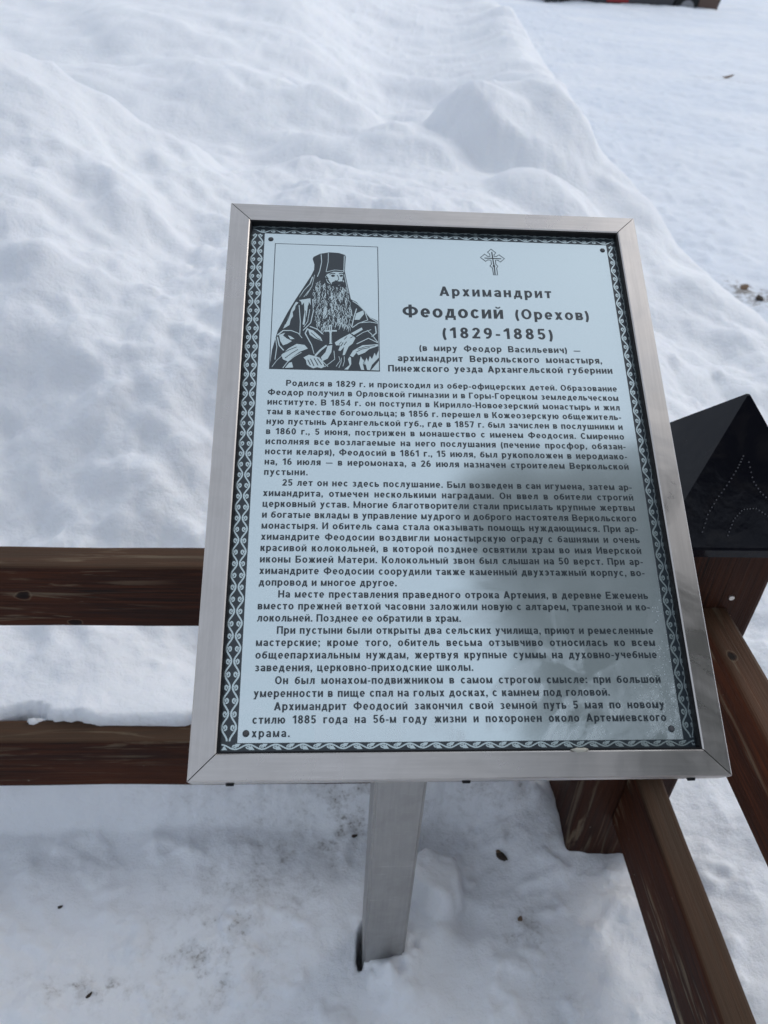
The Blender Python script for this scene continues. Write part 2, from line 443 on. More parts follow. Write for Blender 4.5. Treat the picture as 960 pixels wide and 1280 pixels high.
def make_snow():
    xs = np.sinh(np.linspace(-6.8, 6.8, 1150)) * .30 + .03
    xs = xs[(xs > -130) & (xs < 130)]
    y1 = np.concatenate([-np.exp(np.linspace(math.log(60), math.log(.3), 40)), np.linspace(-.25, .25, 26)])
    y2 = .26 * np.exp(np.arange(0, 830) * .0066)
    y3 = y2[-1] * np.exp(np.linspace(.02, 2.0, 30))
    ys = np.concatenate([y1, y2, y3])
    X, Y = np.meshgrid(xs, ys)
    Z = snow_height(X, Y)
    nx, ny = len(xs), len(ys)
    co = np.stack([X, Y, Z], -1).reshape(-1, 3).astype(np.float32)
    idx = np.arange(nx * ny).reshape(ny, nx)
    f = np.stack([idx[:-1, :-1], idx[:-1, 1:], idx[1:, 1:], idx[1:, :-1]], -1).reshape(-1, 4)
    me = bpy.data.meshes.new('snow_ground')
    me.vertices.add(len(co)); me.vertices.foreach_set('co', co.ravel())
    me.loops.add(f.size); me.loops.foreach_set('vertex_index', f.ravel().astype(np.int32))
    me.polygons.add(len(f))
    me.polygons.foreach_set('loop_start', np.arange(0, f.size, 4, dtype=np.int32))
    me.polygons.foreach_set('use_smooth', np.ones(len(f), dtype=bool))
    me.update(); me.validate()
    # dirt lies in the trodden snow inside the fence and in a few spots outside
    def sp(cx, cy, rx, ry, a): return a * np.exp(-(((X - cx) / rx) ** 2 + ((Y - cy) / ry) ** 2))
    D = (sp(-.02, .79, .07, .05, 1.1) + sp(-.13, .72, .13, .10, .55) + sp(-.42, .50, .08, .025, 1.1) + sp(-.24, .55, .10, .08, .65) + sp(.20, .88, .12, .06, .6)
         + sp(.22, .78, .10, .06, .35) + sp(.26, .63, .035, .035, .9) + sp(.30, .57, .05, .04, .5) + sp(-.20, .62, .08, .12, .25) + sp(.36, .42, .1, .08, .3)
         + sp(-.35, .8, .1, .03, .25) + sp(1.63, 3.66, .09, .10, 2.6) + sp(1.72, 3.56, .10, .10, 2.2) + sp(1.95, 3.45, .15, .12, 1.6) + sp(3.7, 10.6, .35, .12, 1.0)
         + sp(.62, 1.0, .12, .1, .3) + sp(.12, .86, .12, .05, .3) + .035 * ss(fbm(X * 2, Y * 2, 3, 103), 0, .3))
    crest = np.interp(Y, CR_Y, CR_X)
    PK = ss(X - crest, .1, .5) * ss(Y, .9, 2.5) * (.75 + fbm(X * 1.1, Y * 1.1, 4, 121) * 1.2)
    pk = me.attributes.new('field_shade', 'FLOAT', 'POINT')
    pk.data.foreach_set('value', np.clip(PK, 0, 1).ravel().astype(np.float32))
    at = me.attributes.new('dirt', 'FLOAT', 'POINT')
    at.data.foreach_set('value', D.ravel().astype(np.float32))
    me.materials.append(M_snow)
    o = link('snow_ground', me)
    tag(o, kind='structure')
    return o
make_snow()

# ------------------------------------------------------------------ wooden fence with a corner post
fence = empty('wooden_fence', (PX, PY, 0), math.atan2(SU, CU))
tag(fence, 'brown stained wooden rail fence with a square corner post under a black pyramid cap', 'fence')
RY = .0125                       # rail centre behind the post axis

def rail(name, length, w, h, mat, m, seed):
    me = mesh_of(box_bm(length, w, h, .0055, 3, max(2, int(length / .06)), .0008, seed), name)
    return link(name, me, mat, fence, m, smooth=False)
def x_rail(z0, z1, mat, seed, name='rail'):
    # runs to the left from the post: local X reversed so it starts at the post
    m = Matrix.Translation((-.073 - 1.75, RY, (z0 + z1) / 2))
    return rail(name, 1.75, .045, z1 - z0, mat, m, seed)
def y_rail(z0, z1, mat, seed, name='rail'):
    m = frame_m((.008 + .0, -.073, (z0 + z1) / 2), (0.021, -0.99978, 0), (0.99978, 0.021, 0), (0, 0, 1))
    return rail(name, 1.55, .044, z1 - z0, mat, m, seed)
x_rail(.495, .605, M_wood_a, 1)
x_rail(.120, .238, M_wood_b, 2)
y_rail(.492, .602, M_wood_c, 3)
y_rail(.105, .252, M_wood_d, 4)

def post_mesh(h0, h1, s=.150):
    me = mesh_of(box_bm(h1 - h0, s, s, .009, 3, 8, .0008, 5), 'corner_post')
    return me, frame_m((0, 0, h0), (0, 0, 1), (1, 0, 0), (0, 1, 0))
me, m = post_mesh(-.15, .722)
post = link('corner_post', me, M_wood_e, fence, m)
for nm, loc in (('end_post', (-1.90, 0)), ('end_post', (.04, -1.70))):
    me, m = post_mesh(-.15, .722)
    m = Matrix.Translation((loc[0], loc[1], 0)) @ m
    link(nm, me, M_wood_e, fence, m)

def cap(parent, m_par):
    # folded sheet: rim skirt, small return and four faces meeting at the apex
    bm = bmesh.new()
    hs_, z0, z1, za = .111, .717, .7305, .874
    def ring(s, z): return [bm.verts.new((a * s, b_ * s, z)) for a, b_ in ((-1, -1), (1, -1), (1, 1), (-1, 1))]
    rs = [ring(hs_ - .028, z0 + .004), ring(hs_ - .004, z0 + .002), ring(hs_, z0), ring(hs_ + .0008, z0 + .011), ring(hs_ - .0015, z1)]
    bm.faces.new(rs[0][::-1])
    for a, b_ in zip(rs, rs[1:]):
        for i in range(4):
            bm.faces.new((a[i], a[(i + 1) % 4], b_[(i + 1) % 4], b_[i]))
    top = ring(.0018, za)
    for i in range(4):
        bm.faces.new((rs[-1][i], rs[-1][(i + 1) % 4], top[(i + 1) % 4], top[i]))
    bm.faces.new(top)
    me = mesh_of(bm, 'post_cap')
    o = link('post_cap', me, M_cap, parent, m_par.inverted())
    o['label'] = 'glossy black pyramid shaped metal cap on the corner post'
    return o
capo = cap(post, post.matrix_basis)
# curved reflection on the near slope, modelled as rows of grey beads
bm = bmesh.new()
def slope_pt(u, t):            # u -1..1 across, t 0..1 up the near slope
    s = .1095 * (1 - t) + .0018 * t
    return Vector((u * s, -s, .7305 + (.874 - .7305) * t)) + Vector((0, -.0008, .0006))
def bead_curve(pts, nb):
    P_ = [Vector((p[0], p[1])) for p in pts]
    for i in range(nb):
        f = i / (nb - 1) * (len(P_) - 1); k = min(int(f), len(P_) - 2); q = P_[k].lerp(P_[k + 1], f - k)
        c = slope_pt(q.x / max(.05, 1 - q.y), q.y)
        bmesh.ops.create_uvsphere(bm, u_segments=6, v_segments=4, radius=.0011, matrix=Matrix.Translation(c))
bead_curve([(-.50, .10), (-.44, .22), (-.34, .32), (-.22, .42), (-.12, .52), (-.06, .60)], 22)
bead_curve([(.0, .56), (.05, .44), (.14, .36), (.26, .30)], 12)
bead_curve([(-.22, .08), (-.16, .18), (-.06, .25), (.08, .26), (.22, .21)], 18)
me = mesh_of(bm, 'reflection_beads')
o = link('reflection_beads', me, M_reflection_bead, post, post.matrix_basis.inverted()); o['kind'] = 'stuff'
# bolt heads holding the rails
for (x, y, z) in ((.03, -.0765, .62), (.036, -.0765, .585)):
    bm = bmesh.new()
    bmesh.ops.create_cone(bm, cap_ends=True, segments=10, radius1=.0045, radius2=.0036, depth=.003)
    me = mesh_of(bm, 'bolt_head')
    link('bolt_head', me, M_steel, fence, Matrix.Translation((x, y, z)) @ Matrix.Rotation(R(90), 4, 'X'))

# ------------------------------------------------------------------ information sign
SX, SY = 0.0375, 0.5925
sign = empty('information_sign', (SX, SY, 0))
tag(sign, 'steel framed tilted information plaque with Russian text on a single grey metal post', 'sign')
O3 = Vector((-0.1347, 0.3430, 0.7806)); E1 = Vector((0.99654, 0.08307, -0.00247)); E2 = Vector((-0.07047, 0.86037, 0.50477))
E1.normalize(); N3 = E1.cross(E2).normalized(); E2 = N3.cross(E1)
MP = Matrix.Translation((-SX, -SY, 0)) @ frame_m(O3, E1, E2, N3)   # plaque space (metres) in the sign's space
FW, FH, FB, FD = 0.420, 0.559, 0.0203, 0.024

def bar(p0, ex, ey, L):
    """mitred frame bar, outer edge from p0 along ex; ey points inwards"""
    bm = bmesh.new()
    e = .0010
    prof = [(0.0, -FD), (0.0, -e), (e, 0.0), (FB - e, 0.0), (FB, -e), (FB, -FD)]
    g_ = .0005
    ra = [bm.verts.new((d + g_, d, z)) for d, z in prof]
    rb = [bm.verts.new((L - d - g_, d, z)) for d, z in prof]
    k = len(prof)
    for i in range(k):
        j = (i + 1) % k
        bm.faces.new((ra[i], ra[j], rb[j], rb[i]))
    bm.faces.new(ra); bm.faces.new(rb[::-1])
    bmesh.ops.recalc_face_normals(bm, faces=bm.faces)
    me = mesh_of(bm, 'frame_bar')
    ez = Vector((0, 0, 1))
    return link('frame_bar', me, M_steel, sign, MP @ frame_m(p0, ex, ey, ez))
bar((0, 0, 0), (1, 0, 0), (0, 1, 0), FW)
bar((FW, 0, 0), (0, 1, 0), (-1, 0, 0), FH)
bar((FW, FH, 0), (-1, 0, 0), (0, -1, 0), FW)
bar((0, FH, 0), (0, -1, 0), (1, 0, 0), FH)
# black gasket lining the inside of the frame
bm = bmesh.new()
for (x0, y0, x1, y1) in ((FB + .0001, FB, FB + .0016, FH - FB), (FW - FB - .0016, FB, FW - FB - .0001, FH - FB),
                         (FB + .0016, FH - FB - .0016, FW - FB - .0016, FH - FB - .0001), (FB + .0016, FB + .0001, FW - FB - .0016, FB + .0016)):
    r = bmesh.ops.create_cube(bm, size=1.0)
    for v in r['verts']:
        v.co = Vector((x0 + (v.co.x + .5) * (x1 - x0), y0 + (v.co.y + .5) * (y1 - y0), -.0130 + (v.co.z + .5) * .0115))
link('gasket', mesh_of(bm, 'gasket'), M_gasket, sign, MP)
# backing board
bm = bmesh.new(); r = bmesh.ops.create_cube(bm, size=1.0)
for v in r['verts']: v.co = Vector((FW / 2 + v.co.x * (FW - .006), FH / 2 + v.co.y * (FH - .006), -.0265 + v.co.z * .004))
link('backing_board', mesh_of(bm, 'backing_board'), M_backing, sign, MP)
# plate
PZ = -.008
bm = bmesh.new()
px0, px1, py0, py1 = FB - .0003 + .0012, FW - FB - .0009, FB + .0009, FH - FB - .0009
r = bmesh.ops.create_cube(bm, size=1.0)
for v in r['verts']: v.co = Vector((px0 + (v.co.x + .5) * (px1 - px0), py0 + (v.co.y + .5) * (py1 - py0), PZ - .001 + v.co.z * .002))
plate = link('plate', mesh_of(bm, 'plate'), M_plate, sign, MP)

def flat(z):   # a print layer in plaque space, z in tenths of a millimetre above the plate
    return PZ + z * 1e-4

class Flat:
    """flat print shapes in plaque millimetres"""
    def __init__(s): s.v = []; s.f = []; s.seen = 0
    def poly(s, pts, z):
        b0 = len(s.v); s.v += [(x * .001, y * .001, flat(z)) for x, y in pts]
        tri = tessellate_polygon([[Vector((x, y, 0)) for x, y in pts]])
        for t in tri:
            a, b_, c = (s.v[b0 + i] for i in t)
            cr = (b_[0] - a[0]) * (c[1] - a[1]) - (b_[1] - a[1]) * (c[0] - a[0])
            s.f.append(tuple(b0 + i for i in (t if cr > 0 else t[::-1])))
    def rib(s, pts, w, z, w1=None, closed=False):
        P_ = [Vector(p) for p in pts]; k = len(P_); b0 = len(s.v)
        for i, p in enumerate(P_):
            a = P_[i - 1] if (i > 0 or closed) else p
            c = P_[(i + 1) % k] if (i < k - 1 or closed) else p
            d = (c - a); d = d.normalized() if d.length > 1e-9 else Vector((1, 0))
            nn = Vector((-d.y, d.x)); t = i / max(1, k - 1)
            ww = (w if w1 is None else w + (w1 - w) * t) / 2
            for sg in (1, -1):
                q = p + nn * ww * sg; s.v.append((q.x * .001, q.y * .001, flat(z)))
        for i in range(k if closed else k - 1):
            a = b0 + 2 * i; c = b0 + 2 * ((i + 1) % k)
            s.f.append((a, a + 1, c + 1, c))
    def build(s, name, mat, stuff=False, label=None):
        me = bpy.data.meshes.new(name); me.from_pydata(s.v, [], s.f); me.update()
        o = link(name, me, mat, plate, Matrix.Identity(4))
        if stuff: o['kind'] = 'stuff'
        if label: o['label'] = label
        return o

# dark border bands
bx0, bx1, by0, by1 = px0 * 1000 + .05, px1 * 1000 - .05, py0 * 1000 + .05, py1 * 1000 - .05
ix0, ix1, iy0, iy1 = 35.0, 388.6, 28.8, 528.0
for q in (((bx0, by0), (bx1, by0), (bx1, iy0), (bx0, iy0)), ((bx0, iy1), (bx1, iy1), (bx1, by1), (bx0, by1)),
          ((bx0, iy0), (ix0, iy0), (ix0, iy1), (bx0, iy1)), ((ix1, iy0), (bx1, iy0), (bx1, iy1), (ix1, iy1))):
    fl = Flat(); fl.poly(q, .9); fl.build('border_band', M_ink)

def vine(fl, place, length, amp, w, phase, z=1.8):
    """running scroll: waving stem with a curl and leaf in every half wave; place(s, t) -> plaque mm"""
    per = 20.6; nper = max(1, round(length / per)); per = length / nper
    N_ = int(nper * 14)
    fl.rib([place(i / N_ * length, amp * math.cos(2 * math.pi * i / N_ * nper + phase)) for i in range(N_ + 1)], w, z)
    for k in range(nper * 2):
        sgn = 1 if k % 2 == 0 else -1
        s0 = (k + .5 - phase / math.pi) * per / 2
        s0 = s0 % length
        # curl springs off the stem crossing and rolls into the bay of the wave
        cs, ct, r0 = s0 + per * .25, sgn * amp * .25, amp * .78
        pts = []
        for j in range(12):
            a = math.pi * 1.15 - j / 11 * math.pi * 1.75
            r = r0 * (1 - .52 * j / 11)
            pts.append((cs + r * 1.25 * math.cos(a), ct + sgn * r * math.sin(a) * .9 - sgn * amp * .1))
        pts = [p for p in pts if 0.3 < p[0] < length - .3]
        if len(pts) > 3:
            fl.rib([place(*p) for p in pts], w * .95, z + .15, w * .6)
            tip = pts[-1]
            fl.poly([place(tip[0] - .9, tip[1] - .6), place(tip[0] + .8, tip[1] - .6), place(tip[0] + .9, tip[1] + .5), place(tip[0] - .7, tip[1] + .8)], z + .3)
            mid = pts[min(4, len(pts) - 1)]
            fl.poly([place(mid[0] - .5, mid[1]), place(mid[0] + 1.6, mid[1] - sgn * .2), place(mid[0] + .5, mid[1] - sgn * 1.5)], z + .45)
        # leaf barbs outside the stem
        bs, bt = s0 + per * .12, -sgn * amp * .80
        if 1 < bs < length - 3:
            fl.poly([place(bs - .2, bt + sgn * .9), place(bs + 2.6, bt - sgn * .3), place(bs + 1.2, bt + sgn * .9)], z + .3)
            fl.poly([place(bs + 1.6, bt + sgn * .9), place(bs + 4.4, bt - sgn * .1), place(bs + 2.9, bt + sgn * 1.3)], z + .3)
fl = Flat(); vine(fl, lambda s, t: (24.6 + t, 30.2 + s), 496, 2.3, 1.3, 0); fl.build('scroll_ornament', M_bare, True)
fl = Flat(); vine(fl, lambda s, t: (31.2 - t, 30.2 + s), 496, 2.3, 1.3, 0); fl.build('scroll_ornament', M_bare, True)
fl = Flat(); vine(fl, lambda s, t: (392.4 + t, 30.2 + s), 496, 2.3, 1.3, 0); fl.build('scroll_ornament', M_bare, True)
fl = Flat(); vine(fl, lambda s, t: (397.4 - t * .5, 30.2 + s), 496, 2.0, .8, 0); fl.build('scroll_ornament', M_bare, True)
fl = Flat(); vine(fl, lambda s, t: (23 + s, 531.0 + t * .85), 374, 2.3, .95, 0); fl.build('scroll_ornament', M_bare, True)
fl = Flat(); vine(fl, lambda s, t: (23 + s, 536.2 - t * .5), 374, 2.0, .8, 0); fl.build('scroll_ornament', M_bare, True)
fl = Flat(); vine(fl, lambda s, t: (23 + s, 25.9 + t * .9), 374, 2.0, 1.05, 0)
for k in range(36):
    s = 23 + k * 10.39
    fl.poly([(s, 23.6), (s + 4.6, 23.6), (s + 3.4, 25.2), (s + 2.2, 26.8)] if k % 2 == 0 else [(s, 28.2), (s + 2.2, 25.6), (s + 4.2, 28.2)], 2.2)
fl.build('scroll_ornament', M_bare, True)
# hairline on the inside of the band
fl = Flat()
fl.rib([(20.9, 30), (20.9, 527)], .35, 1.4); fl.build('hairline', M_bare)

# ---- lettering: bold grotesque Cyrillic drawn from stems, bars, diagonals and bowls (cap height = 1)
TV, TH, XH = .205, .165, .745
def q4(x0, y0, x1, y1): return [(x0, y0), (x1, y0), (x1, y1), (x0, y1)]
def dg(x0, y0, x1, y1, w=None):
    w = TV if w is None else w
    return [(x0, y0), (x0 + w, y0), (x1 + w, y1), (x1, y1)]
def arc(cx, cy, rx, ry, a0, a1, n=9, tv=None, th=None):
    tv = TV if tv is None else tv; th = TH if th is None else th
    out_, in_ = [], []
    for i in range(n + 1):
        a = math.radians(a0 + (a1 - a0) * i / n)
        out_.append((cx + rx * math.cos(a), cy + ry * math.sin(a)))
        in_.append((cx + (rx - tv) * math.cos(a), cy + (ry - th) * math.sin(a)))
    return ('strip', out_, in_)
def bowl(x, y0, y1, x1, straight):     # D-shaped bowl springing from x, reaching x1
    ry = (y1 - y0) / 2; cx = x + straight
    return [q4(x, y0, cx, y0 + TH), q4(x, y1 - TH, cx, y1), arc(cx, y0 + ry, x1 - cx, ry, -90, 90, 8)]
def breve(w, h): return [arc(w / 2, h + .24, .17, .15, 180, 360, 6, .09, .09)]
def G_I(h, w=.60): return w, [q4(0, 0, TV, h), q4(w - TV, 0, w, h), [(TV, .05), (TV, .05 + .27), (w - TV, h - .05), (w - TV, h - .32)]]
def G_(ch):
    up = ch.upper() == ch and ch.isalpha()
    h = 1.0 if up else XH
    c = ch.lower()
    W = (lambda v: v * (1.24 if up else 1.0))
    if c == 'а' and not up:
        w = .57
        return w, [q4(w - TV, 0, w, h - .22), arc(w / 2 + .0, h - .24, w / 2, .24, 0, 165, 8), arc(.25, .215, .25, .215, 60, 330, 9), q4(.22, .30, w - TV, .43), q4(.25, 0, .33, .12)]
    if c == 'а':
        return .80, [dg(0, 0, .295, 1, .22), dg(.58, 0, .285, 1, .22), q4(.18, .2, .62, .2 + TH)]
    if c == 'б' and up:
        return .70, [q4(0, 0, TV, 1), q4(TV, 1 - TH, .64, 1)] + bowl(TV, 0, .60, .70, .17)
    if c == 'б':
        w = .62
        return w, [arc(w / 2, .33, w / 2, .33, 0, 360, 16), arc(w / 2 + .05, .40, w / 2 + .05, .52, 112, 185, 7), q4(w / 2 - .10, .79, w - .03, .93)]
    if c == 'в':
        w = W(.58)
        return w, [q4(0, 0, TV, h)] + bowl(TV, 0, h * .56, w, W(.17)) + bowl(TV, h * .56 - TH * .8, h, w - .03, W(.16))
    if c == 'г': w = W(.46); return w, [q4(0, 0, TV, h), q4(TV, h - TH, w, h)]
    if c == 'д':
        w = W(.66)
        return w, [q4(0, -.17, .15, TH), q4(w - .15, -.17, w, TH), q4(.15, 0, w - .15, TH), q4(w - .09 - TV, TH, w - .09, h), q4(.17, h - TH, w - .29, h), [(.07, TH), (.25, TH), (.35, h - TH), (.17, h - TH)]]
    if c == 'е' and up: return .66, [q4(0, 0, TV, 1), q4(TV, 0, .66, TH), q4(TV, 1 - TH, .65, 1), q4(TV, .43, .61, .43 + TH)]
    if c == 'е': w = .60; return w, [arc(w / 2, h / 2, w / 2, h / 2 + .01, 0, 318, 15), q4(.12, h / 2 - .08, w - .02, h / 2 + .05)]
    if c == 'ж': w = .86; return w, [q4(w / 2 - TV / 2, 0, w / 2 + TV / 2, h), dg(0, 0, .22, h * .55, .22), dg(.18, h * .45, .02, h, .20), dg(w - .22, 0, w - .44, h * .55, .22), dg(w - .38, h * .45, w - .22, h, .20)]
    if c == 'з': w = .53; return w, [arc(w / 2 - .02, h * .74, w / 2, h * .27, -60, 150, 9), arc(w / 2 - .01, h * .285, w / 2 + .01, h * .295, -150, 75, 9), q4(.18, h * .45, .32, h * .45 + .12)]
    if c == 'и': return G_I(h, W(.60))
    if c == 'й': w, g = G_I(h, W(.60)); return w, g + breve(w, h)
    if c == 'к': w = W(.56); return w, [q4(0, 0, TV, h), dg(w - .24, 0, TV - .01, h * .56, .24), dg(TV - .03, h * .42, w - .25, h, .23)]
    if c == 'л': w = W(.60); return w, [q4(w - TV, 0, w, h), q4(.15, h - TH, w - TV, h), [(.13, h - TH), (.32, h - TH), (.28, .18), (.10, .0)], [(0, 0), (.12, 0), (.25, .18), (0, .16)]]
    if c == 'м': w = W(.72); return w, [q4(0, 0, .185, h), q4(w - .185, 0, w, h), [(.12, h), (.185, h - .0), (w / 2 + .02, .06), (w / 2 - .09, 0), (.10, h - .28)], [(w - .12, h), (w - .185, h), (w / 2 - .02, .06), (w / 2 + .09, 0), (w - .10, h - .28)]]
    if c == 'н': w = W(.59); return w, [q4(0, 0, TV, h), q4(w - TV, 0, w, h), q4(TV, h / 2 - TH / 2, w - TV, h / 2 + TH / 2)]
    if c == 'о': w = W(.64); return w, [arc(w / 2, h / 2, w / 2, h / 2 + .012, 0, 360, 18)]
    if c == 'п': w = W(.58); return w, [q4(0, 0, TV, h), q4(w - TV, 0, w, h), q4(TV, h - TH, w - TV, h)]
    if c == 'р' and up: return .70, [q4(0, 0, TV, 1)] + bowl(TV, .38, 1, .70, .2)
    if c == 'р': w = .62; return w, [q4(0, -.26, TV, h), arc(w / 2 + .01, h / 2, w / 2, h / 2 + .012, -160, 160, 14)]
    if c == 'с': w = W(.57); return w, [arc(w / 2 + .02, h / 2, w / 2 + .01, h / 2 + .012, 38, 322, 14)]
    if c == 'т': w = W(.54); return w, [q4(w / 2 - TV / 2, 0, w / 2 + TV / 2, h - TH), q4(0, h - TH, w, h)]
    if c == 'у': w = .60; return w, [dg(.08, -.26, w - .20, h, .20), dg(.24, .12, 0, h, .21), q4(.02, -.26, .12, -.12)]
    if c == 'ф' and up: return .98, [q4(.49 - TV / 2, -.03, .49 + TV / 2, 1.03), arc(.40, .5, .40, .36, 75, 285, 12), arc(.58, .5, .40, .36, -105, 105, 12)]
    if c == 'ф': w = .92; return w, [q4(w / 2 - TV / 2, -.26, w / 2 + TV / 2, 1.0), arc(.29, h / 2, .29, h / 2 + .01, 50, 310, 12), arc(w - .29, h / 2, .29, h / 2 + .01, -130, 130, 12)]
    if c == 'х': w = .58; return w, [dg(0, 0, w - .22, h, .22), dg(w - .22, 0, 0, h, .22)]
    if c == 'ц': w = .66; return w, [q4(0, 0, TV, h), q4(w - .09 - TV, 0, w - .09, h), q4(TV, 0, w - .09 - TV, TH), q4(w - .09, 0, w, TH), q4(w - .14, -.17, w, 0)]
    if c == 'ч': w = .56; return w, [q4(w - TV, 0, w, h), arc(.30, h, .30, h * .62, 180, 275, 7), q4(.3, h * .38, w - TV, h * .38 + TH), ]
    if c == 'ш': w = .88; return w, [q4(0, 0, TV, h), q4(w / 2 - TV / 2, 0, w / 2 + TV / 2, h), q4(w - TV, 0, w, h), q4(TV, 0, w / 2 - TV / 2, TH), q4(w / 2 + TV / 2, 0, w - TV, TH)]
    if c == 'щ': w = .88; return w + .09, [q4(0, 0, TV, h), q4(w / 2 - TV / 2, 0, w / 2 + TV / 2, h), q4(w - TV, 0, w, h), q4(TV, 0, w / 2 - TV / 2, TH), q4(w / 2 + TV / 2, 0, w - TV, TH), q4(w - .05, -.17, w + .09, TH * .9)]
    if c == 'ь': w = .57; return w, [q4(0, 0, TV, h)] + bowl(TV, 0, h * .60, w, .15)
    if c == 'ы': w = .82; return w, [q4(0, 0, TV, h), q4(w - TV, 0, w, h)] + bowl(TV, 0, h * .60, .54, .12)
    if c == 'э': w = .57; return w, [arc(w / 2 - .02, h / 2, w / 2 + .01, h / 2 + .012, -142, 142, 14), q4(.20, h / 2 - .07, w - .15, h / 2 + .07)]
    if c == 'ю': w = .86; return w, [q4(0, 0, TV, h), q4(TV, h / 2 - TH / 2, .33, h / 2 + TH / 2), arc(w - .29, h / 2, .29, h / 2 + .012, 0, 360, 16)]
    if c == 'я': w = .58; return w, [q4(w - TV, 0, w, h), q4(.26, h - TH, w - TV, h), q4(.26, h * .40, w - TV, h * .40 + .14), arc(.26, h * .70, .25, h * .30, 90, 270, 7), dg(0, 0, .16, h * .42, .22)]
    O_ = .30
    D_ = {
     '0': (.60, [arc(O_, .5, O_, .51, 0, 360, 18)]),
     '1': (.46, [q4(.22, 0, .22 + TV, 1), [(.0, .66), (.0, .80), (.24, 1), (.24, .72)]]),
     '2': (.58, [arc(.29, .70, .29, .31, -25, 165, 9), dg(.02, .1, .32, .60, .24), q4(0, 0, .58, TH)]),
     '3': (.58, [arc(.27, .74, .27, .27, -70, 155, 9), arc(.285, .29, .295, .30, -155, 75, 10), q4(.2, .46, .36, .59)]),
     '4': (.62, [q4(.34, 0, .34 + .2, 1), q4(0, .20, .34, .34), q4(.54, .20, .62, .34), [(0, .30), (.17, .30), (.40, .80), (.34, 1)]]),
     '5': (.59, [q4(.08, .84, .54, 1), q4(.05, .45, .22, .92), arc(.285, .325, .295, .335, -155, 128, 12)]),
     '6': (.60, [arc(.30, .32, .30, .33, 0, 360, 16), arc(.36, .45, .36, .56, 70, 190, 9)]),
     '7': (.56, [q4(0, .84, .56, 1), dg(.12, 0, .35, .86, .21)]),
     '8': (.60, [arc(.30, .735, .275, .275, 0, 360, 16), arc(.30, .285, .30, .295, 0, 360, 16)]),
     '9': (.60, [arc(.30, .68, .30, .33, 0, 360, 16), arc(.24, .55, .36, .56, -110, 10, 9)]),
     '.': (.20, [q4(0, 0, .20, .19)]), ',': (.20, [q4(0, 0, .20, .19), [(.07, 0), (.20, 0), (.10, -.17), (.0, -.17)]]),
     ':': (.20, [q4(0, 0, .20, .19), q4(0, .52, .20, .71)]), ';': (.20, [q4(0, 0, .20, .19), [(.07, 0), (.20, 0), (.10, -.17), (.0, -.17)], q4(0, .52, .20, .71)]),
     '-': (.32, [q4(0, .28, .32, .43)]), '—': (.86, [q4(0, .30, .86, .42)]),
     '(': (.28, [arc(.60, .37, .60, .92, 141, 219, 9, .20, .12)]), ')': (.28, [arc(-.34, .37, .60, .92, -39, 39, 9, .20, .12)]),
    }
    return D_.get(ch, (.4, [q4(0, 0, .4, .5)]))
GL = {}
def glyph(ch):
    if ch not in GL: GL[ch] = G_(ch)
    return GL[ch]
def text_line(txt, x0, x1, y0, y1, cap_h, bold=0, name='text_line', sx=1.09, ls0=.14):
    k = cap_h
    gw = sum(glyph(c)[0] for c in txt if c != ' ') * sx
    ng = len(txt) - 1; ns = txt.count(' ')
    W_ = (x1 - x0) / k
    ls = ls0; ws = .30
    slack = W_ - gw - ls * ng - ws * ns
    if ns == 0: ls += slack / max(1, ng)
    elif slack >= 0:
        cut = min(slack, .55 * ns); ws += cut * .8 / ns; ls += (slack - cut * .8) / ng
    else: ls += slack * .92 / ng; ws += slack * .08 / ns
    fl = Flat(); x = 0.0; m = 0
    for c in txt:
        if c == ' ': x += ws + ls; continue
        w, parts = glyph(c)
        def tr(p):
            X = x0 + (x + p[0] * sx) * k
            return (X, y0 + (y1 - y0) * (X - x0) / (x1 - x0) + p[1] * k)
        for i, pt in enumerate(parts):
            z = 1.5 + .02 * i
            if isinstance(pt, tuple):
                _, o_, n_ = pt
                b0 = len(fl.v); cnt = len(o_)
                for a_, b_ in zip(o_, n_):
                    for p in (a_, b_):
                        X, Y = tr(p); fl.v.append((X * .001, Y * .001, flat(z)))
                for j in range(cnt - 1):
                    a_ = b0 + 2 * j; fl.f.append((a_, a_ + 2, a_ + 3, a_ + 1))
            else:
                b0 = len(fl.v); P_ = [tr(p) for p in pt]
                ar = sum(P_[j - 1][0] * P_[j][1] - P_[j][0] * P_[j - 1][1] for j in range(len(P_)))
                if ar < 0: P_ = P_[::-1]
                fl.v += [(X * .001, Y * .001, flat(z)) for X, Y in P_]
                fl.f.append(tuple(range(b0, b0 + len(P_))))
        x += w * sx + ls
    return fl.build(name, M_ink)

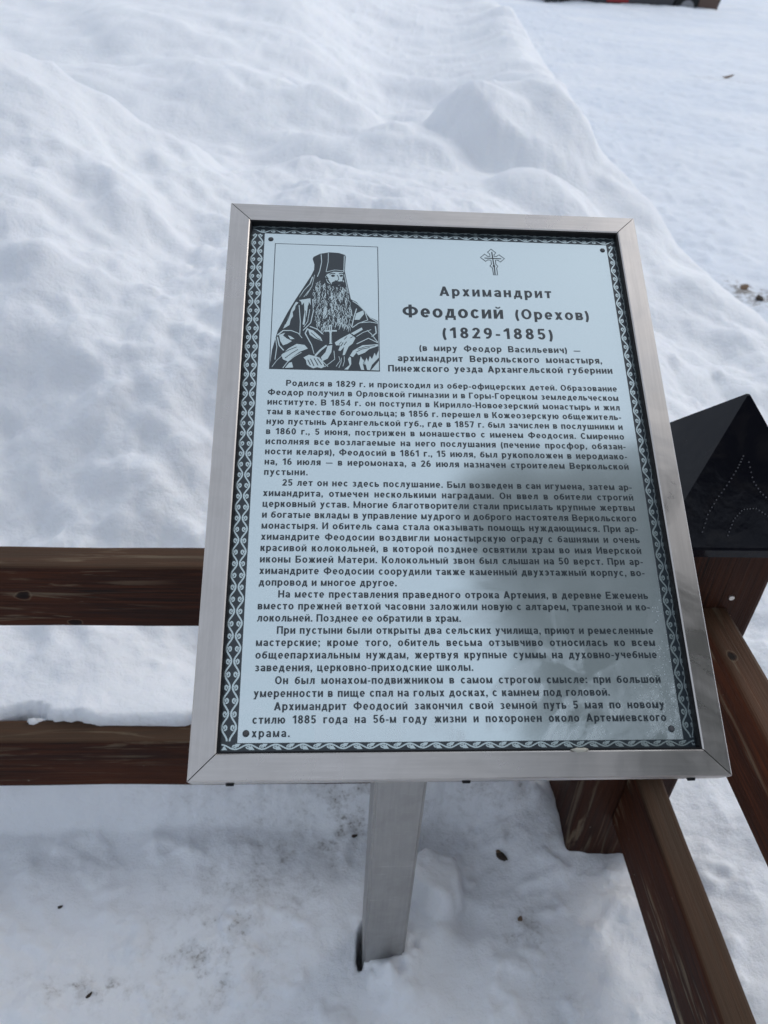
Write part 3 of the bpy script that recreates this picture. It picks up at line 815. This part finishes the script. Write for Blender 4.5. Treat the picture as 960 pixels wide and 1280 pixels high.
text_line('Архимандрит', 210.3, 324.0, 457.0, 458.2, 11.4, name='heading_line')
text_line('Феодосий', 172.8, 272.8, 430.3, 431.4, 14.4, name='heading_line')
text_line('(Орехов)', 285.0, 359.7, 431.6, 432.6, 12.0, name='heading_line')
text_line('(1829-1885)', 211.3, 320.7, 407.0, 408.4, 12.4, name='heading_line')
text_line('(в миру Феодор Васильевич) —', 188.0, 346.1, 391.4, 393.2, 7.0)
text_line('архимандрит Веркольского монастыря,', 166.9, 366.3, 379.2, 382.0, 7.2)
text_line('Пинежского уезда Архангельской губернии', 157.5, 375.2, 367.4, 370.8, 7.2)
BODY = """>Родился в 1829 г. и происходил из обер-офицерских детей. Образование
Феодор получил в Орловской гимназии и в Горы-Горецком земледельческом
институте. В 1854 г. он поступил в Кирилло-Новоезерский монастырь и жил
там в качестве богомольца; в 1856 г. перешел в Кожеозерскую общежитель-
ную пустынь Архангельской губ., где в 1857 г. был зачислен в послушники и
в 1860 г., 5 июня, пострижен в монашество с именем Феодосия. Смиренно
исполняя все возлагаемые на него послушания (печение просфор, обязан-
ности келаря), Феодосий в 1861 г., 15 июля, был рукоположен в иеродиако-
на, 16 июля — в иеромонаха, а 26 июля назначен строителем Веркольской
пустыни.@84
>25 лет он нес здесь послушание. Был возведен в сан игумена, затем ар-
химандрита, отмечен несколькими наградами. Он ввел в обители строгий
церковный устав. Многие благотворители стали присылать крупные жертвы
и богатые вклады в управление мудрого и доброго настоятеля Веркольского
монастыря. И обитель сама стала оказывать помощь нуждающимся. При ар-
химандрите Феодосии воздвигли монастырскую ограду с башнями и очень
красивой колокольней, в которой позднее освятили храм во имя Иверской
иконы Божией Матери. Колокольный звон был слышан на 50 верст. При ар-
химандрите Феодосии соорудили также каменный двухэтажный корпус, во-
допровод и многое другое.@161
>На месте преставления праведного отрока Артемия, в деревне Ежемень
вместо прежней ветхой часовни заложили новую с алтарем, трапезной и ко-
локольней. Позднее ее обратили в храм.@214
>При пустыни были открыты два сельских училища, приют и ремесленные
мастерские; кроме того, обитель весьма отзывчиво относилась ко всем
общеепархиальным нуждам, жертвуя крупные суммы на духовно-учебные
заведения, церковно-приходские школы.@222
>Он был монахом-подвижником в самом строгом смысле: при большой
умеренности в пище спал на голых досках, с камнем под головой.@333
>Архимандрит Феодосий закончил свой земной путь 5 мая по новому
стилю 1885 года на 56-м году жизни и похоронен около Артемиевского
храма.@75""".split('\n')
for i, s in enumerate(BODY):
    y = 349.2 - 10.2 * i
    x0, x1 = 45.6, 377.0
    if s[0] == '>': s = s[1:]; x0 = 62.0
    if '@' in s: s, e = s.split('@'); x1 = float(e)
    text_line(s, x0, x1, y, y + (1.6 * (1 - i / 10) if i < 10 else 0), 6.3)

# ---- printed cross
fl = Flat()
cv = lambda c: (267.2 + (c[0] - 490) * .0443, 506.2 - (c[1] - 435) * .0507)
out = [(380, 290), (470, 205), (575, 300), (530, 345), (530, 395), (590, 385), (645, 345), (765, 440), (660, 530), (610, 485), (552, 482), (552, 590),
       (595, 635), (565, 680), (570, 855), (478, 855), (466, 680), (410, 635), (450, 590), (446, 488), (375, 482), (320, 520), (205, 430), (310, 340), (365, 390), (432, 398), (430, 330)]
fl.rib([cv(c) for c in out], .85, 1.5, closed=True)
fl.rib([cv(c) for c in ((480, 280), (500, 560), (512, 660), (515, 850))], 1.2, 1.8)
fl.rib([cv(c) for c in ((300, 440), (690, 445))], 1.0, 2.1)
fl.poly([cv(c) for c in ((500, 600), (540, 635), (505, 665), (470, 635))], 2.3)
fl.build('printed_cross', M_ink)

# ---- printed portrait of a seated monk (traced in a 60-per-unit sketch grid, mapped onto its box on the plate)
def pm(c):
    x, y = c
    t = (y - 96) / (1023 - 96)
    xl, xr = 88 + (52 - 88) * t, 851 + (862 - 851) * t
    s_ = (x - xl) / (xr - xl)
    yt, yb = 85 + (108 - 85) * s_, 1012 + (1035 - 1012) * s_
    t = (y - yt) / (yb - yt)
    return (46.0 + s_ * 103.4, 515.5 - t * 148.2)
fl = Flat()
fl.rib([(46, 367.3), (149.4, 367.3), (149.4, 515.5), (46, 515.5)], .9, 1.2, closed=True)
fl.build('portrait_border', M_ink)
fl = Flat()
fl.poly([pm(c) for c in ((365, 205), (372, 190), (420, 165), (490, 153), (560, 158), (608, 174), (612, 190), (605, 300), (622, 390), (650, 515), (690, 535), (745, 590), (785, 645),
         (850, 676), (860, 1033), (52, 1012), (70, 880), (110, 745), (180, 615), (240, 515), (300, 422), (352, 340), (376, 290), (378, 250))], 1.2)
fl.build('portrait_figure', M_ink, label='dark figure of a bearded monk in a tall hat and robe')
lt = Flat(); q = lambda pts, z=2.0: lt.poly([pm(c) for c in pts], z)
rb = lambda pts, w, z=2.2, w1=None: lt.rib([pm(c) for c in pts], w * .13, z, None if w1 is None else w1 * .13)
q([(455, 352), (472, 325), (520, 306), (590, 309), (600, 330), (598, 385), (585, 402), (560, 412), (530, 405), (492, 400), (465, 382)])
rb([(428, 170), (432, 230), (418, 300), (400, 345)], 6); rb([(482, 158), (480, 230), (465, 305)], 5)
rb([(601, 180), (597, 310)], 6); rb([(466, 308), (530, 292), (600, 299)], 5)
rb([(366, 345), (345, 400), (300, 450), (268, 500)], 9, 2.2, 3); rb([(380, 330), (360, 420), (300, 500)], 4)
rb([(352, 430), (318, 490)], 8, 2.2, 3); rb([(600, 320), (616, 400), (630, 470)], 5)
q([(243, 535), (215, 582), (150, 732), (196, 705), (205, 665), (222, 640), (218, 610), (236, 590), (240, 565), (262, 540)])
q([(265, 522), (350, 508), (352, 560), (338, 535), (330, 600), (305, 705), (292, 700), (306, 610), (302, 540), (286, 560), (282, 535)])
rb([(266, 560), (276, 680), (272, 780)], 6); rb([(366, 515), (372, 600), (352, 690), (296, 745)], 7); rb([(345, 590), (330, 680), (300, 720)], 5)
rb([(108, 778), (150, 745), (210, 745), (262, 765), (290, 800)], 10, 2.2, 5)
rb([(108, 790), (122, 850), (155, 886)], 9); q([(120, 775), (165, 760), (150, 780), (175, 800), (215, 820), (180, 840), (150, 850), (130, 820)])
q([(185, 780), (205, 785), (235, 805), (205, 808)])
q([(138, 918), (190, 872), (250, 840), (308, 848), (332, 874), (272, 896), (216, 935), (190, 965), (150, 948)])
rb([(70, 1000), (105, 955), (140, 925)], 4); rb([(150, 1008), (185, 965), (230, 930), (285, 900)], 6); q([(165, 1008), (196, 972), (215, 968), (225, 1005)])
rb([(95, 800), (105, 860), (92, 950)], 6)
q([(300, 936), (340, 917), (402, 932), (440, 965), (456, 1000), (432, 1012), (400, 1004), (372, 1012), (345, 1000), (325, 985), (318, 955)])
q([(530, 832), (570, 806), (642, 768), (684, 800), (662, 840), (632, 862), (604, 920), (588, 922), (600, 862), (572, 892), (556, 888), (572, 852), (540, 852)])
q([(650, 766), (730, 724), (738, 740), (672, 778)])
rb([(498, 705), (500, 842)], 22, 2.6); rb([(455, 748), (545, 748)], 14, 2.8)
rb([(330, 730), (312, 765), (360, 850), (378, 912)], 12, 2.2, 4); q([(332, 732), (370, 745), (425, 792), (440, 822), (380, 800), (345, 775)])
rb([(345, 715), (400, 735), (440, 770)], 8); rb([(385, 925), (425, 885), (470, 852)], 14)
q([(428, 935), (462, 900), (478, 855), (512, 850), (505, 900), (478, 945), (440, 962)]); rb([(455, 1003), (530, 950), (524, 890)], 5); rb([(540, 1000), (570, 960), (560, 930)], 4)
rb([(410, 935), (462, 985), (480, 1000)], 6)
rb([(655, 722), (672, 650), (692, 585)], 8); q([(676, 668), (690, 620), (742, 598), (748, 625), (712, 668)]); rb([(662, 528), (705, 556), (750, 600), (795, 655), (850, 688)], 7)
rb([(755, 612), (775, 670), (706, 694), (660, 725)], 7); rb([(722, 690), (790, 684), (850, 694)], 6); rb([(832, 715), (838, 765), (805, 790)], 9); rb([(770, 745), (800, 770), (850, 832)], 6)
rb([(692, 842), (780, 802), (850, 835)], 7); rb([(690, 790), (740, 760), (800, 740)], 5)
q([(642, 926), (665, 890), (735, 852), (850, 845), (852, 858), (785, 880), (752, 905), (705, 922), (690, 905), (665, 935)])
q([(640, 932), (628, 950), (640, 990), (600, 1021), (628, 1022), (652, 985), (650, 940)])
q([(722, 930), (710, 980), (725, 1024), (748, 1026), (738, 985), (744, 950), (752, 975), (765, 940), (778, 968), (790, 928), (806, 950), (826, 905), (836, 930), (856, 888), (857, 940), (806, 990), (790, 1026), (800, 1026), (858, 962), (858, 1030), (770, 1026), (760, 990)])
for a, c in (((560, 640), (530, 720)), ((590, 650), (560, 740)), ((620, 640), (600, 735)), ((640, 560), (655, 640)), ((580, 940), (560, 1010)), ((600, 930), (590, 1000))):
    rb([a, ((a[0] + c[0]) / 2 + 6, (a[1] + c[1]) / 2), c], 4)
# beard and hair: many wavy strands
rs = random.Random(4)
bpoly = [(385, 372), (450, 372), (500, 408), (560, 420), (600, 398), (628, 480), (648, 560), (655, 650), (640, 730), (585, 700), (545, 690), (500, 700), (440, 745), (400, 700), (378, 600), (366, 480)]
def inside(p, poly):
    c = False; j = len(poly) - 1
    for i in range(len(poly)):
        if (poly[i][1] > p[1]) != (poly[j][1] > p[1]) and p[0] < (poly[j][0] - poly[i][0]) * (p[1] - poly[i][1]) / (poly[j][1] - poly[i][1]) + poly[i][0]: c = not c
        j = i
    return c
cnt = 0
while cnt < 330:
    p = (rs.uniform(365, 655), rs.uniform(370, 745))
    if not inside(p, bpoly): continue
    L_ = rs.uniform(22, 52); lean = (p[0] - 505) / 700 + rs.uniform(-.25, .25); ph = rs.uniform(0, 6.3); am = rs.uniform(2.5, 6)
    rb([(p[0] + lean * L_ * t + am * math.sin(ph + t * 7), p[1] + L_ * t) for t in (0, .2, .4, .6, .8, 1)], rs.uniform(3.5, 5.5), 2.3 + cnt * .0012, 2)
    cnt += 1
lt.build('portrait_highlights', M_bare, True)
dk = Flat(); db = lambda pts, w, z=3.4: dk.rib([pm(c) for c in pts], w * .13, z)
dq = lambda pts, z=3.2: dk.poly([pm(c) for c in pts], z)
db([(490, 326), (512, 317), (534, 322)], 7); db([(560, 322), (578, 317), (596, 322)], 7)
dq([(500, 335), (515, 327), (532, 334), (526, 345), (508, 345)]); dq([(565, 334), (578, 328), (592, 334), (587, 344), (570, 344)])
db([(547, 332), (556, 345), (560, 366), (545, 376), (530, 374)], 5); db([(520, 384), (545, 380), (570, 386), (592, 380)], 7)
db([(535, 398), (556, 402), (575, 396)], 5); db([(462, 350), (478, 368), (492, 392)], 9); db([(592, 350), (586, 375)], 4)
for a, c in (((352, 946), (378, 996)), ((378, 942), (408, 992)), ((402, 944), (434, 988)), ((332, 952), (352, 990))): db([a, c], 6)
db([(598, 850), (618, 826)], 5); db([(575, 858), (592, 832)], 5); db([(560, 848), (580, 826)], 4)
db([(490, 760), (490, 835)], 4); db([(508, 760), (508, 835)], 4); db([(498, 715), (499, 745)], 5)
dq([(508, 388), (530, 379), (552, 384), (575, 379), (600, 388), (596, 412), (575, 405), (552, 410), (530, 406), (505, 410)])
for a, c in (((456, 350), (470, 392)), ((466, 338), (482, 362)), ((474, 372), (500, 398)), ((598, 320), (594, 372))): db([a, c], 8)
rs2 = random.Random(9)
for k in range(70):
    p = (rs2.uniform(375, 650), rs2.uniform(400, 725))
    if inside(p, bpoly): db([p, (p[0] + rs2.uniform(-6, 6), p[1] + 12), (p[0] + rs2.uniform(-9, 9), p[1] + 26)], 5)
for pts in ([(165, 700), (190, 650), (205, 600)], [(150, 905), (200, 880), (250, 862)], [(165, 940), (215, 905), (260, 880)], [(312, 600), (316, 680)], [(334, 560), (322, 650)],
            [(355, 760), (400, 800), (425, 812)], [(700, 880), (760, 862), (830, 855)], [(690, 900), (730, 880), (790, 868)], [(645, 800), (664, 790)], [(620, 790), (600, 810)]): db(pts, 4.5)
dk.build('portrait_shading', M_ink, True)

# ---- screws at the four plate corners
scr = bmesh.new()
bmesh.ops.create_cone(scr, cap_ends=True, segments=20, radius1=.0021, radius2=.0015, depth=.0012)
scm = mesh_of(scr, 'screw')
for (x, y) in ((41.3, 520.7), (383.9, 521.1), (41.2, 35.9), (380.0, 37.1)):
    link('screw', scm, M_backing if x < 60 and y > 400 else M_steel, plate, Matrix.Translation((x * .001, y * .001, PZ + .0008)))
    fl = Flat(); fl.rib([(x + 2.4 * math.cos(a), y + 2.4 * math.sin(a)) for a in [k * .3491 for k in range(18)]], .7, .6, closed=True)
    fl.build('screw_hole', M_ink)
# dried sealant blob on the bottom bar
bm = bmesh.new(); bmesh.ops.create_icosphere(bm, subdivisions=2, radius=1.0)
for v in bm.verts:
    a = 1 + .18 * math.sin(v.co.x * 7 + v.co.y * 4)
    v.co = Vector((v.co.x * .0068 * a, v.co.y * .0019 * a, v.co.z * .0014))
link('sealant_blob', mesh_of(bm, 'sealant_blob'), M_seal, sign, MP @ Matrix.Translation((.3005, .0205, -.0004)), smooth=True)
# rubber buttons under the bottom bar
for x in (.030, .213, .394):
    bm = bmesh.new(); bmesh.ops.create_cone(bm, cap_ends=True, segments=14, radius1=.0036, radius2=.0030, depth=.0022)
    link('bolt_head', mesh_of(bm, 'bolt_head'), M_gasket, sign, MP @ Matrix.Translation((x, -.0008, -.0175)) @ Matrix.Rotation(R(90), 4, 'X'))
# square post, cut to meet the back of the plaque
ps = .0635
bm = bmesh.new()
bmesh.ops.create_cube(bm, size=1.0)
for v in bm.verts: v.co = Vector((v.co.x * ps, v.co.y * ps, v.co.z + .5))
bmesh.ops.bevel(bm, geom=[e for e in bm.edges if abs(e.verts[0].co.z - e.verts[1].co.z) > .5], offset=.004, segments=3, affect='EDGES')
rz = Matrix.Rotation(math.atan2(E1.y, E1.x), 4, 'Z')
back = O3 - N3 * .0285
for v in bm.verts:
    w = rz @ v.co + Vector((SX, SY, 0))
    if v.co.z > .5: v.co.z = back.z - (N3.x * (w.x - back.x) + N3.y * (w.y - back.y)) / N3.z
    else: v.co.z = -.2
link('post', mesh_of(bm, 'post'), M_post, sign, rz)

# ------------------------------------------------------------------ scraps lying on the trodden snow
def gz(x, y): return float(snow_height(np.array([[x]], dtype=float), np.array([[y]], dtype=float))[0, 0])
def chip(x, y, L_, w, h, rot, mat, label, name='bark_chip', cat='bark chip', seed=0):
    bm = bmesh.new(); bmesh.ops.create_icosphere(bm, subdivisions=2, radius=1.0)
    r_ = random.Random(seed); ph = r_.uniform(0, 6)
    for v in bm.verts:
        k = 1 + .25 * math.sin(v.co.x * 5 + ph) * math.cos(v.co.y * 4 + ph)
        v.co = Vector((v.co.x * L_ * k, v.co.y * w * (1 - .35 * v.co.x), v.co.z * h * k + .15 * L_ * v.co.x ** 2))
    o = link(name, mesh_of(bm, name), mat, None)
    o.location = (x, y, gz(x, y) + h * .5); o.rotation_euler = (.15, -.2, rot)
    tag(o, label, cat)
    return o
chip(.241, .743, .0115, .0065, .005, -.8, M_bark, 'dark brown bark chip right of the snow lump beside the sign post', seed=1)
chip(.236, .751, .006, .004, .004, -.6, M_bark2, 'small lighter brown crumb touching the dark bark chip', seed=2)
chip(-.486, .620, .0045, .0022, .002, .3, M_bark, 'tiny dark crumb on the clean snow at the far left edge', seed=3)
chip(-.395, .491, .006, .0025, .002, .9, M_bark, 'tiny dark needle scrap in the dirty patch at bottom left', seed=4)
chip(-.018, .775, .006, .003, .0025, .2, M_bark, 'tiny dark scrap in the grimy snow left of the sign post', seed=5)
chip(.262, .640, .005, .004, .003, 1.2, M_bark2, 'small grey brown grit crumb on snow below the bark chip', seed=6)

chip(1.632, 3.67, .028, .020, .008, .5, M_bark2, 'dirty brown grit clod on the open snow just past the bank at the right edge', 'grit_clod', 'clod', 7)
chip(1.675, 3.57, .020, .018, .010, 1.5, M_bark, 'smaller dark grit clod right of the dirty brown clod at the right edge', 'grit_clod', 'clod', 8)
chip(3.75, 10.8, .13, .04, .008, .1, M_bark2, 'thin grey streak of litter on the open snow field at upper right', 'litter_streak', 'litter', 9)
# ------------------------------------------------------------------ parked car far behind (only its lower edge shows)
def car():
    root = empty('parked_car', (4.85, 22.2, -.27), R(5))
    tag(root, 'dark parked car far away at the top edge behind a snow berm', 'car')
    paint = plain('black_paint', (0.012, 0.012, 0.016), 0.25, coat=.5)
    red = plain('red_lens', (0.25, 0.01, 0.01), 0.3)
    trim = plain('brown_sill', (0.10, 0.06, 0.045), 0.6)
    glass = plain('car_glass', (0.01, 0.012, 0.014), 0.08)
    tyre = plain('tyre_rubber', (0.01, 0.01, 0.01), 0.8)
    rim = plain('wheel_rim', (0.25, 0.25, 0.26), 0.35, .9)
    prof = [(-2.0, .25), (-2.05, .62), (-1.95, .88), (-1.25, .98), (-.65, 1.42), (.75, 1.46), (1.45, 1.02), (1.95, .90), (2.05, .55), (1.98, .25)]
    arch = []
    for cx in (1.28, -1.28):
        arch += [(cx + .36 * math.cos(a), .25 + .36 * math.sin(a)) for a in np.linspace(0, math.pi, 9)]
    prof2 = prof + arch
    bm = bmesh.new()
    tri = tessellate_polygon([[Vector((x, z, 0)) for x, z in prof2]])
    sides = []
    for yy in (-.84, .84):
        vs = [bm.verts.new((x, yy * (1 if z < 1.0 else .84), z)) for x, z in prof2]
        sides.append(vs)
        for t in tri: bm.faces.new([vs[i] for i in t])
    k = len(prof2)
    for i in range(k):
        j = (i + 1) % k
        bm.faces.new((sides[0][i], sides[0][j], sides[1][j], sides[1][i]))
    bmesh.ops.recalc_face_normals(bm, faces=bm.faces)
    link('body', mesh_of(bm, 'body'), paint, root)
    for pts in ([(-1.15, 1.0), (-.62, 1.36), (-.05, 1.38), (-.05, 1.0)], [(.03, 1.0), (.03, 1.38), (.7, 1.39), (1.25, 1.04)]):
        bm = bmesh.new(); vs = [bm.verts.new((x, -.846 if z < 1.02 else -.716, z)) for x, z in pts]; bm.faces.new(vs)
        r = bmesh.ops.extrude_face_region(bm, geom=bm.faces[:])
        for v in [e for e in r['geom'] if isinstance(e, bmesh.types.BMVert)]: v.co.y += .02
        link('side_window', mesh_of(bm, 'side_window'), glass, root)
    for cx in (-1.28, 1.28):
        for cy in (-.74, .74):
            bm = bmesh.new(); bmesh.ops.create_cone(bm, cap_ends=True, segments=28, radius1=.31, radius2=.31, depth=.2)
            wh = link('wheel', mesh_of(bm, 'wheel'), tyre, root, Matrix.Translation((cx, cy, .27)) @ Matrix.Rotation(R(90), 4, 'X'))
            bm = bmesh.new(); bmesh.ops.create_cone(bm, cap_ends=True, segments=20, radius1=.19, radius2=.17, depth=.215)
            link('rim', mesh_of(bm, 'rim'), rim, wh, Matrix.Identity(4))
    for nm, mat_, (cx, cz, lx, lz) in (('tail_light', red, (-.35, .36, .5, .07)), ('sill', trim, (1.76, .42, .45, .28))):
        bm = bmesh.new(); r = bmesh.ops.create_cube(bm, size=1.0)
        for v in r['verts']: v.co = Vector((cx + v.co.x * lx, -.85 + v.co.y * .03, cz + v.co.z * lz))
        link('side_reflector' if nm == 'tail_light' else nm, mesh_of(bm, nm), mat_, root)
car()

# ------------------------------------------------------------------ unseen spruce, added as something dark for the plate to mirror
def spruce(x, y, h, rad):
    root = empty('added_spruce', (x, y, -.1))
    tag(root, 'tall dark green spruce added unseen right of the fence to darken the plaque reflection', 'tree')
    bark = plain('added_spruce_bark', (0.07, 0.05, 0.035), 0.85)
    ned = plain('added_spruce_needles', (0.018, 0.032, 0.016), 0.7)
    bm = bmesh.new(); bmesh.ops.create_cone(bm, cap_ends=True, segments=14, radius1=.20, radius2=.02, depth=h)
    for v in bm.verts: v.co.z += h / 2
    link('added_spruce_trunk', mesh_of(bm, 'added_spruce_trunk'), bark, root)
    rr = np.random.RandomState(3); V_ = []; F_ = []
    for k in range(330):
        z = 2.2 + (h - 2.4) * (k / 330) ** .95
        az = k * 2.39996 + rr.uniform(-.3, .3)
        L_ = rad * (1 - (z - 2.2) / (h - 2.0)) ** .8 * rr.uniform(.75, 1.1) + .12
        nb = int(10 + 26 * L_)
        for j in range(nb):
            t = (j + rr.rand()) / nb
            r_ = L_ * t; dz = -.28 * L_ * t + .20 * L_ * t * t
            sp_ = .26 * L_ * (1.1 - t) + .08
            cx = r_ * math.cos(az) + rr.uniform(-sp_, sp_); cy = r_ * math.sin(az) + rr.uniform(-sp_, sp_); cz = z + dz + rr.uniform(-.10, .03)
            a = rr.uniform(0, 6.28); l_ = rr.uniform(.10, .22); w_ = rr.uniform(.02, .05)
            dx, dy = math.cos(a) * l_, math.sin(a) * l_
            nx_, ny_ = -math.sin(a) * w_, math.cos(a) * w_
            b0 = len(V_); dn = rr.uniform(-.08, .0)
            V_ += [(cx - dx, cy - dy, cz), (cx + nx_, cy + ny_, cz + .02), (cx + dx, cy + dy, cz + dn), (cx - nx_, cy - ny_, cz - .02)]
            F_.append((b0, b0 + 1, b0 + 2, b0 + 3))
    me = bpy.data.meshes.new('crown'); me.from_pydata(V_, [], F_); me.update()
    link('crown', me, ned, root)
spruce(2.35, -.50, 12.8, 1.35)  # added unseen, only for the plate to mirror
